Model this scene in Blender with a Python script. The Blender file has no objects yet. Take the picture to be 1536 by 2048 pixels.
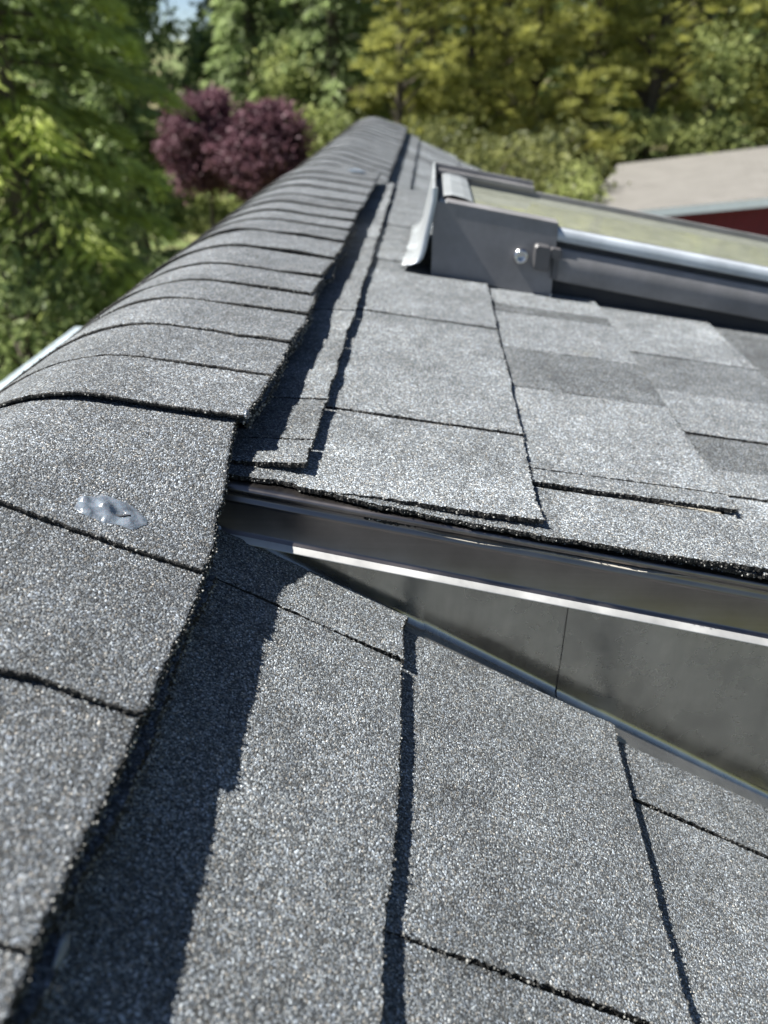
import bpy, math
import numpy as np
from mathutils import Vector

# ---------------------------------------------------------------- camera, sky, sun, exposure
scn = bpy.context.scene
C = scn.collection
RAD = math.radians
cam_data = bpy.data.cameras.new('camera')
cam = bpy.data.objects.new('camera', cam_data); C.objects.link(cam); scn.camera = cam
cam.location = (0, 0, 0)
cam.rotation_euler = (RAD(59.5), 0, RAD(3.2))
cam_data.sensor_fit = 'VERTICAL'; cam_data.sensor_height = 36; cam_data.lens = 27.04
cam_data.clip_start = 0.01; cam_data.clip_end = 2000
cam_data.dof.use_dof = True; cam_data.dof.focus_distance = 0.43; cam_data.dof.aperture_fstop = 7.5

SUN = Vector((-0.560, -0.03, 0.828)).normalized()      # towards the sun
w = bpy.data.worlds.new('World'); scn.world = w; w.use_nodes = True
nt = w.node_tree
sky = nt.nodes.new('ShaderNodeTexSky'); sky.sky_type = 'NISHITA'; sky.sun_disc = False
sky.sun_elevation = math.asin(SUN.z); sky.sun_rotation = RAD(267); sky.altitude = 50; sky.air_density = 0.6; sky.dust_density = 0.3
nt.links.new(sky.outputs[0], nt.nodes['Background'].inputs[0])
nt.nodes['Background'].inputs[1].default_value = 0.05
sl = bpy.data.lights.new('sun', 'SUN'); sl.energy = 5.0; sl.angle = RAD(0.5); sl.color = (1, 0.965, 0.9)
so = bpy.data.objects.new('sun', sl); C.objects.link(so)
so.rotation_euler = SUN.to_track_quat('Z', 'Y').to_euler()
scn.view_settings.view_transform = 'Standard'; scn.view_settings.look = 'None'
scn.view_settings.exposure = 1.35; scn.view_settings.gamma = 1

# ---------------------------------------------------------------- helpers
rng = np.random.default_rng(7)
R_ = np.random.default_rng

def tag(o, label=None, cat=None, group=None, kind=None):
    if label: o['label'] = label
    if cat: o['category'] = cat
    if group: o['group'] = group
    if kind: o['kind'] = kind
    return o

def empty(name, loc, label=None, cat=None, group=None, parent=None):
    o = bpy.data.objects.new(name, None); C.objects.link(o); o.location = loc
    o.empty_display_size = 0.1
    if parent: o.parent = parent
    return tag(o, label, cat, group)

class MB:
    """collects vertices and faces of ONE mesh object"""
    def __init__(s): s.v = []; s.f = []; s.m = []; s.t = []; s.n = 0; s.smooth = False
    def add(s, verts, faces, mat=0, tone=1.0):
        verts = [tuple(p) for p in verts]
        s.v += verts; s.f += [tuple(i + s.n for i in f) for f in faces]
        s.m += ([mat] * len(faces) if np.isscalar(mat) else list(mat))
        s.t += ([tone] * len(verts) if np.isscalar(tone) else list(tone)); s.n += len(verts)
    def box(s, x0, x1, y0, y1, z0, z1, mat=0, tone=1.0, fn=None):
        p = [(x, y, z) for x in (x0, x1) for y in (y0, y1) for z in (z0, z1)]
        if fn: p = [fn(*q) for q in p]
        s.add(p, [(0, 1, 3, 2), (4, 6, 7, 5), (0, 4, 5, 1), (2, 3, 7, 6), (0, 2, 6, 4), (1, 5, 7, 3)], mat, tone)
    def build(s, name, mats, parent=None, smooth=False, origin=(0, 0, 0)):
        me = bpy.data.meshes.new(name)
        if any(origin): s.v = [(a - origin[0], b - origin[1], c - origin[2]) for a, b, c in s.v]
        me.from_pydata(s.v, [], s.f)
        for m in (mats if isinstance(mats, (list, tuple)) else [mats]): me.materials.append(m)
        me.polygons.foreach_set('material_index', s.m)
        a = me.attributes.new('tone', 'FLOAT', 'POINT'); a.data.foreach_set('value', np.array(s.t, dtype=np.float32))
        if smooth: me.polygons.foreach_set('use_smooth', [True] * len(me.polygons))
        me.update()
        o = bpy.data.objects.new(name, me); C.objects.link(o); o.location = origin
        if parent: o.parent = parent
        return o

OCT = np.array([(1, 0, 0), (-1, 0, 0), (0, 1, 0), (0, -1, 0), (0, 0, 1), (0, 0, -1)], float)
OF = [(0, 2, 4), (2, 1, 4), (1, 3, 4), (3, 0, 4), (2, 0, 5), (1, 2, 5), (3, 1, 5), (0, 3, 5)]
def chips(mb, pts, size, r, mat=0, dark=0.0):
    """small angular granules sitting on and along an edge"""
    for p in pts:
        s = size * r.uniform(.5, 1.25)
        M = r.normal(size=(3, 3)); q, _ = np.linalg.qr(M)
        v = (OCT * r.uniform(.55, 1.2, (6, 1))) @ q * s + p
        t = r.choice([.12, .45, 1.0, 1.7]) if r.random() > dark else .1
        mb.add(v.tolist(), OF, mat, t)

def wave(n, r, amp, ell, step):
    """smooth random waviness sampled n times, correlation length ell"""
    k = max(2, int(n * step / ell) + 3)
    a = r.normal(size=k) * amp
    x = np.linspace(0, k - 1.001, n); i = x.astype(int); f = x - i; f = f * f * (3 - 2 * f)
    return a[i] * (1 - f) + a[i + 1] * f

# ---------------------------------------------------------------- materials
def mat(name):
    m = bpy.data.materials.new(name); m.use_nodes = True
    n = m.node_tree.nodes; b = n['Principled BSDF']
    return m, m.node_tree, b
def N(t, kind, **kw):
    n = t.nodes.new(kind)
    for k, v in kw.items(): setattr(n, k, v)
    return n
def ramp(t, src, stops, interp='LINEAR'):
    r = N(t, 'ShaderNodeValToRGB'); r.color_ramp.interpolation = interp
    while len(r.color_ramp.elements) < len(stops): r.color_ramp.elements.new(0.5)
    for e, (p, c) in zip(r.color_ramp.elements, stops):
        e.position = p; e.color = (c[0], c[1], c[2], 1) if hasattr(c, '__len__') else (c, c, c, 1)
    t.links.new(src, r.inputs[0]); return r
def mixc(t, mode, fac, a, b):
    m = N(t, 'ShaderNodeMix', data_type='RGBA', blend_type=mode)
    for i, v in ((0, fac), (6, a), (7, b)):
        sock = m.inputs[i]
        if isinstance(v, bpy.types.NodeSocket): t.links.new(v, sock)
        elif hasattr(v, '__len__'): sock.default_value = (*v, 1)
        else: sock.default_value = v if i == 0 else (v, v, v, 1)
    return m.outputs[2]
def math_(t, op, a, b=None, c=None):
    m = N(t, 'ShaderNodeMath', operation=op)
    for i, v in enumerate((a, b, c)):
        if v is None: continue
        if isinstance(v, bpy.types.NodeSocket): t.links.new(v, m.inputs[i])
        else: m.inputs[i].default_value = v
    return m.outputs[0]
def noise(t, co, scale, detail=2, rough=.5):
    n = N(t, 'ShaderNodeTexNoise'); n.inputs['Scale'].default_value = scale
    n.inputs['Detail'].default_value = detail; n.inputs['Roughness'].default_value = rough
    if co: t.links.new(co, n.inputs['Vector'])
    return n

def granule_mat(name, tint=(1, 1, 1), gain=1.0, scale=760, bump=1.0):
    m, t, b = mat(name)
    co = N(t, 'ShaderNodeTexCoord').outputs['Object']
    dn = noise(t, co, 500, 1)
    add = N(t, 'ShaderNodeVectorMath', operation='MULTIPLY_ADD'); t.links.new(dn.outputs['Color'], add.inputs[0])
    add.inputs[1].default_value = (.0007,) * 3; t.links.new(co, add.inputs[2])
    vo = N(t, 'ShaderNodeTexVoronoi'); vo.inputs['Scale'].default_value = scale; t.links.new(add.outputs[0], vo.inputs['Vector'])
    sep = N(t, 'ShaderNodeSeparateColor'); t.links.new(vo.outputs['Color'], sep.inputs[0])
    g = ramp(t, sep.outputs[0], [(0, .035), (.30, .066), (.55, .120), (.80, .20), (.95, .31), (1, .50)])
    # colour of single granules: mostly blue grey, a few warm and a few pale
    hue = ramp(t, sep.outputs[1], [(0, (.86, .96, 1.10)), (.55, (.95, 1.01, 1.04)), (.86, (1.0, .99, .96)), (1, (1.12, 1.0, .84))])
    c = mixc(t, 'MULTIPLY', 1, g.outputs[0], hue.outputs[0])
    # second finer layer of fines between the granules
    vo2 = N(t, 'ShaderNodeTexVoronoi'); vo2.inputs['Scale'].default_value = scale * 1.9; t.links.new(add.outputs[0], vo2.inputs['Vector'])
    sep2 = N(t, 'ShaderNodeSeparateColor'); t.links.new(vo2.outputs['Color'], sep2.inputs[0])
    g2 = ramp(t, sep2.outputs[0], [(0, .5), (.6, .95), (1, 1.5)])
    c = mixc(t, 'MULTIPLY', .7, c, g2.outputs[0])
    # slow mottling, blends of darker and paler granules, rubbed patches
    mo = ramp(t, noise(t, co, 14, 4, .6).outputs['Fac'], [(.3, .78), (.5, 1), (.7, 1.2)])
    c = mixc(t, 'MULTIPLY', 1, c, mo.outputs[0])
    mo2 = ramp(t, noise(t, co, 60, 2, .6).outputs['Fac'], [(.3, .85), (.5, 1), (.72, 1.18)])
    c = mixc(t, 'MULTIPLY', 1, c, mo2.outputs[0])
    sc = ramp(t, noise(t, co, 5, 6, .75).outputs['Fac'], [(.46, .94), (.56, 1.0), (.66, 1.22)])
    c = mixc(t, 'MULTIPLY', 1, c, sc.outputs[0])
    li = ramp(t, noise(t, co, 9, 5, .7).outputs['Fac'], [(.66, (1, 1, 1)), (.78, (1.1, 1.03, .86))])
    c = mixc(t, 'MULTIPLY', 1, c, li.outputs[0])
    at = N(t, 'ShaderNodeAttribute', attribute_name='tone')
    c = mixc(t, 'MULTIPLY', 1, c, at.outputs['Color'])
    c = mixc(t, 'MULTIPLY', 1, c, tuple(gain * k for k in tint))
    t.links.new(c, b.inputs['Base Color'])
    rr = ramp(t, sep.outputs[2], [(0, .35), (.3, .8), (1, .95)]); t.links.new(rr.outputs[0], b.inputs['Roughness'])
    b.inputs['Specular IOR Level'].default_value = .35
    h = math_(t, 'MULTIPLY', vo.outputs['Distance'], -1.0)
    h = math_(t, 'MULTIPLY_ADD', sep.outputs[1], .55, h)
    h = math_(t, 'MULTIPLY_ADD', sep2.outputs[1], .18, h)
    bp = N(t, 'ShaderNodeBump'); bp.inputs['Strength'].default_value = bump; bp.inputs['Distance'].default_value = .0011
    t.links.new(h, bp.inputs['Height']); t.links.new(bp.outputs[0], b.inputs['Normal'])
    return m

M = {}
M['shingle'] = granule_mat('asphalt_shingle_granules', gain=1.36, scale=1280, bump=.7, tint=(.97, .995, 1.01))
M['cap'] = granule_mat('ridge_cap_granules', gain=1.10, scale=1180, bump=.75, tint=(.965, .99, 1.02))
def edge_mat():
    m, t, b = mat('asphalt_cut_edge')
    co = N(t, 'ShaderNodeTexCoord').outputs['Object']
    n1 = noise(t, co, 1100, 2)
    c = ramp(t, n1.outputs['Fac'], [(.45, .006), (.62, .02), (.72, (.10, .095, .075))])
    t.links.new(c.outputs[0], b.inputs['Base Color']); b.inputs['Roughness'].default_value = .8
    bp = N(t, 'ShaderNodeBump'); bp.inputs['Distance'].default_value = .001
    t.links.new(n1.outputs['Fac'], bp.inputs['Height']); t.links.new(bp.outputs[0], b.inputs['Normal'])
    return m
M['edge'] = edge_mat()
def chip_mat():
    m, t, b = mat('loose_granules')
    at = N(t, 'ShaderNodeAttribute', attribute_name='tone')
    c = mixc(t, 'MULTIPLY', 1, (.17, .17, .16), at.outputs['Color'])
    t.links.new(c, b.inputs['Base Color']); b.inputs['Roughness'].default_value = .7
    return m
M['chip'] = chip_mat()
def metal(name, col, rough, metallic=1.0, streak=0.0, axis=(1, 1, 1), bump=0.0, scale=300):
    m, t, b = mat(name)
    co = N(t, 'ShaderNodeTexCoord').outputs['Object']
    mp = N(t, 'ShaderNodeMapping'); mp.inputs['Scale'].default_value = axis; t.links.new(co, mp.inputs['Vector'])
    n1 = noise(t, mp.outputs[0], scale, 3, .6)
    n2 = noise(t, co, 25, 4, .6)
    c = ramp(t, n1.outputs['Fac'], [(.3, tuple(k * (1 - streak) for k in col)), (.7, tuple(k * (1 + streak) for k in col))])
    d = ramp(t, n2.outputs['Fac'], [(.35, .86), (.65, 1.1)])
    t.links.new(mixc(t, 'MULTIPLY', 1, c.outputs[0], d.outputs[0]), b.inputs['Base Color'])
    b.inputs['Metallic'].default_value = metallic
    r = ramp(t, n2.outputs['Fac'], [(.3, rough * .8), (.7, rough * 1.25)]); t.links.new(r.outputs[0], b.inputs['Roughness'])
    if bump:
        bp = N(t, 'ShaderNodeBump'); bp.inputs['Distance'].default_value = bump
        t.links.new(n1.outputs['Fac'], bp.inputs['Height']); t.links.new(bp.outputs[0], b.inputs['Normal'])
    return m
M['drip'] = metal('darkened_drip_edge', (.225, .205, .20), .36, 1, .05, (.02, 1, 1))  # same metal as the lip, its base colour darkened for the unlit face
M['lip'] = metal('sunlit_hem_lip', (.52, .52, .51), .5, .5, .04)  # sun glint on the kicked lip put into a paler base colour
M['flash'] = metal('galvanised_flashing', (.42, .405, .37), .27, .85, .07, (.25, .25, .06), .00003, 500)
M['apron'] = metal('pale_flashing', (.33, .35, .36), .4, .3, .06)
M['cladding'] = metal('grey_painted_aluminium', (.19, .186, .19), .42, 0, .03)
M['latch'] = metal('dark_grey_latch_paint', (.075, .074, .078), .4, 0, .03)
M['pale_trim'] = metal('pale_grey_aluminium', (.46, .50, .54), .35, .25, .04)
M['dark'] = metal('dark_recess_fill', (.012, .014, .020), .6, 0, .1)  # near-black colour carries the shade of gaps, recesses and the nail hole
M['bolt'] = metal('stainless_bolt', (.6, .6, .6), .22, 1, .03)
M['gutter'] = metal('pale_grey_gutter_paint', (.40, .47, .52), .4, .2, .04)
M['paper'] = metal('underlayment_paper', (.34, .32, .28), .8, 0, .2)
M['wall'] = metal('painted_siding', (.30, .31, .30), .8, 0, .1)
def glass_mat():
    m, t, b = mat('skylight_glass_tree_tint')
    co = N(t, 'ShaderNodeTexCoord').outputs['Object']
    n1 = noise(t, co, 40, 5, .7); n2 = noise(t, co, 260, 2, .5)
    c = ramp(t, n1.outputs['Fac'], [(.35, (.29, .305, .25)), (.65, (.40, .415, .34))])  # olive of the reflected trees put into the base colour of the pane
    sp = ramp(t, n2.outputs['Fac'], [(.68, (0, 0, 0)), (.74, (1, 1, 1))])
    cc = mixc(t, 'MIX', sp.outputs[0], c.outputs[0], (.55, .54, .44))
    t.links.new(cc, b.inputs['Base Color']); b.inputs['Roughness'].default_value = .14
    b.inputs['Coat Weight'].default_value = .6; b.inputs['Coat Roughness'].default_value = .04
    return m
M['glass'] = glass_mat()
def seal_mat():
    m, t, b = mat('clear_blue_sealant')
    co = N(t, 'ShaderNodeTexCoord').outputs['Object']
    n1 = noise(t, co, 160, 4, .6)
    c = ramp(t, n1.outputs['Fac'], [(.3, (.07, .085, .105)), (.7, (.19, .22, .26))])
    t.links.new(c.outputs[0], b.inputs['Base Color'])
    b.inputs['Roughness'].default_value = .22; b.inputs['Specular IOR Level'].default_value = .6
    b.inputs['Subsurface Weight'].default_value = .15; b.inputs['Subsurface Scale'].default_value = .003
    bp = N(t, 'ShaderNodeBump'); bp.inputs['Distance'].default_value = .0012
    t.links.new(n1.outputs['Fac'], bp.inputs['Height']); t.links.new(bp.outputs[0], b.inputs['Normal'])
    return m
M['seal'] = seal_mat()
def leaf_mat(name, col, col2, trans=.35):
    m, t, b = mat(name)
    at = N(t, 'ShaderNodeAttribute', attribute_name='tone')
    c = ramp(t, at.outputs['Fac'], [(0, col), (1, col2)])
    t.links.new(c.outputs[0], b.inputs['Base Color']); b.inputs['Roughness'].default_value = .55
    b.inputs['Specular IOR Level'].default_value = .3
    tr = N(t, 'ShaderNodeBsdfTranslucent'); t.links.new(c.outputs[0], tr.inputs[0])
    mx = N(t, 'ShaderNodeMixShader'); mx.inputs[0].default_value = trans
    t.links.new(b.outputs[0], mx.inputs[1]); t.links.new(tr.outputs[0], mx.inputs[2])
    t.links.new(mx.outputs[0], t.nodes['Material Output'].inputs[0])
    return m
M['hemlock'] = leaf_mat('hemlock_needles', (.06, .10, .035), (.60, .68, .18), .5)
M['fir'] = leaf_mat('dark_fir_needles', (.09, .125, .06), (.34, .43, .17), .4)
M['pine'] = leaf_mat('olive_pine_needles', (.13, .15, .045), (.54, .54, .15), .45)
M['plum'] = leaf_mat('purple_plum_leaves', (.045, .018, .027), (.23, .115, .145), .3)
M['shrub'] = leaf_mat('yellow_green_leaves', (.13, .165, .06), (.43, .48, .17), .45)
M['shrub2'] = leaf_mat('mid_green_leaves', (.08, .115, .05), (.33, .40, .15), .4)
M['olive'] = leaf_mat('olive_green_leaves', (.06, .075, .03), (.25, .26, .085), .4)
M['bark'] = metal('grey_brown_bark', (.085, .07, .055), .9, 0, .4, (1, 1, .2), .02, 20)

# ---------------------------------------------------------------- the house: planes of its roofs (metres, camera at the origin)
def z_near(x): return -.315 - .57 * x
def z_dorm(x): return -.228 - .165 * x
def z_far(x): return -.276 - .45 * x
def z_left(x): return -.172 + .70 * (x + .26)
RAKE = .392; DEND = 1.64; REND = 3.15; RBACK = -3.6; EAVE = 1.12

house = empty('house', (0, 1.1, -4.5), 'house with a grey asphalt shingle roof seen close up from its ridge', 'house')
def P(o):        # parent a part to the house keeping world position
    o.parent = house; o.matrix_parent_inverse = house.matrix_basis.inverted() if False else o.matrix_parent_inverse
    return o
HO = (0, 1.1, -4.5)
def part(mb, name, mats, parent=None, smooth=False):
    """vertices are given in world metres; the mesh sits under the house empty"""
    mb.v = [(a - HO[0], b - HO[1], c - HO[2]) for a, b, c in mb.v]
    return mb.build(name, mats, parent or house, smooth)
# object coordinates of parts are offset from the world by HO, which textures do not mind

def tab(mb, x0, x1, y0, y1, zf, lift0, lift1, th, r, tone, step=.0016, jag=.0004, chip=.0007, edges='RF', sk=0.0):
    """one shingle tab: slab with ragged outline. x0 upslope, x1 butt edge; lift0/lift1 height above the plane at x0/x1"""
    nx = max(2, int((x1 - x0) / step)); ny = max(2, int((y1 - y0) / step))
    pts = []
    xs = np.linspace(x0, x1, nx); ys = np.linspace(y0, y1, ny)
    wy = wave(nx, r, .0006, .03, step) + r.normal(size=nx) * jag
    wx = wave(ny, r, .0007, .04, step) + r.normal(size=ny) * jag
    wz = wave(ny, r, .0003, .08, step)
    for i in range(nx - 1): pts.append((xs[i], y0 + wy[i], 0))
    for j in range(ny - 1): pts.append((x1 + wx[j] + sk * (ys[j] - y0), ys[j], abs(wz[j])))
    for i in range(nx - 1, 0, -1): pts.append((xs[i], y1 - wy[i] * .5, 0))
    for j in range(ny - 1, 0, -1): pts.append((x0, ys[j], 0))
    n = len(pts); top = []; bot = []
    for x, y, dz in pts:
        k = (x - x0) / (x1 - x0)
        z = zf(x) + lift0 + (lift1 - lift0) * k + dz * k
        top.append((x, y, z)); bot.append((x, y, z - th))
    mb.add(top + bot, [tuple(range(n))] + [(i, i + n, (i + 1) % n + n, (i + 1) % n) for i in range(n)],
           [0] + [1] * n, tone)
    if chip:
        cp = []
        for (a, b) in (((0, nx), 'F'), ((nx, nx + ny), 'R')):
            if b not in edges: continue
            for i in range(*a):
                if i >= n: break
                q = np.array(top[i])
                for k in range(2): cp.append(q + r.normal(size=3) * (.0004, .0008, .0003) + (0, 0, -r.random() ** 2 * th))
        chips(mb, cp, chip, r, 2, .45)

# ---- shingle courses of the three right-hand slopes.
# course = (x0, x1, lift at butt, [(y0, y1, tone, extra lift), ...])
SH = [M['shingle'], M['edge'], M['chip']]
deck = MB()
def course(name, parent, x0, x1, zf, lift, th, segs, seed, step=.0016, chip=.0007, edges='RF', base=0.0, x0lift=0.0):
    r = R_(seed); mb = MB(); alt = 0 if x1 < 0 else 1
    for i, (y0, y1, tone, ex) in enumerate(segs):
        d = abs((y0 + y1) / 2)
        st = step if d < .8 else step * 2.5
        tab(mb, x0, x1, y0 + .0003, y1 - (.0007 if zf is z_near else .0015), zf, x0lift + ex * .9 + alt * (i % 2) * .0006 + i % 2 * .00013, lift + ex * 1.6 + alt * (i % 2) * .0006, th, r, (tone - 1) * 1.4 + 1, st,
            .0004 if d < .8 else .0006, chip if d < 1.2 else 0, edges)
    return part(mb, name, SH, parent)

# dormer
E_D = [-.0705, .0725, .210, .352, .50, .645, .79, .935, EAVE]
dm = MB()
dm.box(-.16, EAVE - .01, RAKE + .03, DEND - .01, -.030, -.012, 0, 1, lambda x, y, z: (x, y, z_dorm(x) + z))
dormer = part(dm, 'dormer_roof', [M['paper']])
def auto(y0, y1, r, lo=.10, hi=.22):
    s = []; y = y0
    while y < y1 - .02:
        y2 = min(y1, y + r.uniform(lo, hi))
        if y1 - y2 < .05: y2 = y1
        s.append((y, y2, float(r.choice([.72, .85, 1, 1.08, 1.15])), 0)); y = y2
    return s
C_D = [
 [(.414, .449, .9, 0), (.449, .517, .85, 0), (.517, .653, .95, .0004), (.653, .745, 1.0, 0), (.745, .92, .92, .0004), (.92, 1.10, .85, 0),
  (1.10, 1.20, 1.0, 0), (1.20, 1.32, .9, 0), (1.32, 1.45, 1, 0), (1.45, DEND, .9, 0)],
 [(.399, .520, 1.12, 0), (.520, .684, 1.05, .0003), (.684, .778, .96, 0), (.778, .958, 1.05, .0002), (.958, 1.012, .82, 0), (1.012, 1.112, .98, 0),
  (1.112, 1.25, .9, 0), (1.25, 1.42, 1, 0), (1.42, DEND, .88, 0)],
 [(.391, .455, 1.05, -.0012), (.4555, .477, .98, .0008), (.4775, .633, 1.12, .0010), (.633, .740, .78, .0003), (.740, .868, 1.08, .0006), (.868, .90, .72, 0),
  (.90, 1.05, 1.12, 0), (1.05, DEND, 1, 0)],
 [(.389, .488, 1.1, 0), (.488, .531, 1.02, .0003), (.531, .595, .78, 0), (.595, .692, 1.1, .0006), (.692, .80, .82, .0003), (.80, .955, 1.05, 0), (.955, DEND, 1, 0)],
]
low = [0.0045, 0.0018, 0.0016, 0.0016]
tp = -.125
for k, x1 in enumerate(E_D):
    segs = C_D[k] if k < 4 else auto(.389, DEND, R_(50 + k))
    course('shingle_course', dormer, tp, x1, z_dorm, low[k] if k < 4 else .002, .0032, segs, 100 + k,
           chip=.0007 if k < 4 else 0, x0lift=-.0035)
    tp = x1 - .004
# stacked cut layers showing at the rake, ragged, with a strip of paper curling on top of the metal
r = R_(5)
for k in range(4):
    mb = MB(); n = 520
    xs = np.linspace(-.135, .80, n)
    f = RAKE + .001 + .0028 * (k % 2) + .0016 * k + wave(n, r, .0014, .03, .0017) + r.normal(size=n) * .0005 + .010 * np.clip((-.03 - xs) * 20, 0, 1)
    lf = -.0042 - .0038 * k + wave(n, r, .0005, .05, .0017)
    v = []; fc = []; mm = []
    for i in range(n):
        z = z_dorm(xs[i]) + lf[i]
        v += [(xs[i], f[i], z), (xs[i], f[i] + .06, z), (xs[i], f[i] + r.normal() * .0005, z - .0031)]
        if i: a = 3 * i; fc += [(a - 3, a, a + 1, a - 2), (a - 3, a - 1, a + 2, a)]; mm += [0, 1]
    mb.add(v, fc, mm, .8)
    cp = [np.array((xs[i], f[i] - .0002, z_dorm(xs[i]) + lf[i] - .0024 * r.random())) + r.normal(size=3) * (.0008, .0005, .0002) for i in range(n) for _ in range(2)]
    chips(mb, cp, .0007, r, 2, .35)
    part(mb, 'starter_strip', [M['shingle'], M['edge'], M['chip']], dormer)
mb = MB(); n = 300; xs = np.linspace(-.02, .60, n)
wv = wave(n, r, .0010, .05, .002); wz = wave(n, r, .0008, .035, .002)
v = []; fc = []
for i in range(n):
    z = z_dorm(xs[i]) - .0172 + abs(wz[i]); v += [(xs[i], RAKE + .001 + wv[i], z), (xs[i], RAKE + .03, z - .0005), (xs[i], RAKE + .001 + wv[i], z - .0005)]
    if i: a = 3 * i; fc += [(a - 3, a, a + 1, a - 2), (a - 3, a - 1, a + 2, a)]
mb.add(v, fc, 0, 1.2); part(mb, 'underlayment', [M['paper']], dormer)

# near slope
nm = MB()
nm.box(-.23, EAVE, RBACK, RAKE + .02, -.030, -.012, 0, 1, lambda x, y, z: (x, y, z_near(x) + z))
near = part(nm, 'roof_slope', [M['paper']])
E_N = [-.0085, .1325, .275, .417, .56, .70, .84, .98, EAVE]
C_N = [
 [(RBACK, -.6, 1, 0), (-.6, -.3, .9, 0), (-.3, .02, 1, 0), (.02, .345, .95, 0), (.3455, .3895, 1.0, .0006)],
 [(RBACK, -.55, .95, 0), (-.55, -.12, 1.05, 0), (-.12, .187, .92, 0), (.1875, .383, 1.0, .0009)],
 [(RBACK, -.4, 1, 0), (-.4, .0, .9, 0), (.0, .3285, 1.05, 0), (.329, .376, .93, .0008)],
 [(RBACK, -.35, .95, 0), (-.35, .08, 1.05, 0), (.08, .376, 1, 0)],
]
lowN = [.0048, .0024, .002, .002]
tp = -.22
for k, x1 in enumerate(E_N):
    segs = C_N[k] if k < 4 else auto(RBACK, .376, R_(80 + k))
    course('shingle_course', near, tp, x1, z_near, lowN[k] if k < 4 else .002, .0034, segs, 200 + k,
           chip=.0007 if k < 3 else 0, x0lift=-.0035, step=.0014)
    tp = x1 - .004

# far slope beyond the dormer
fm = MB()
fm.box(-.2, EAVE, DEND - .02, REND - .01, -.030, -.012, 0, 1, lambda x, y, z: (x, y, z_far(x) + z))
far = part(fm, 'roof_slope', [M['paper']])
tp = -.20
for k, x1 in enumerate([-.045, .095, .238, .38, .52, .66, .80, .94, EAVE]):
    course('shingle_course', far, tp, x1, z_far, .004, .0034, auto(DEND - .01, REND, R_(300 + k), .12, .25), 310 + k, chip=0, x0lift=-.0035, step=.004)
    tp = x1 - .004
# left slope, falling away behind the ridge
lm = MB()
lm.box(-1.44, -.24, RBACK, REND - .01, -.050, -.030, 0, 1, lambda x, y, z: (x, y, z_left(x) + z))
left = part(lm, 'roof_slope', [M['paper']])
for k in range(8):
    a = -.27 - k * .15
    mb = MB(); r = R_(400 + k)
    for (y0, y1, tn, ex) in auto(RBACK, REND, r, .15, .3):
        p = []
        for (x, l) in ((a, -.026), (max(a - .156, -1.455), -.020)):
            for y in (y0 + .001, y1 - .001): p += [(x, y, z_left(x) + l), (x, y, z_left(x) + l - .004)]
        mb.add(p, [(0, 2, 6, 4), (1, 5, 7, 3), (0, 4, 5, 1), (2, 3, 7, 6), (4, 6, 7, 5), (0, 1, 3, 2)], [0, 1, 1, 1, 1, 1], tn)
    part(mb, 'shingle_course', SH, left)

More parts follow.
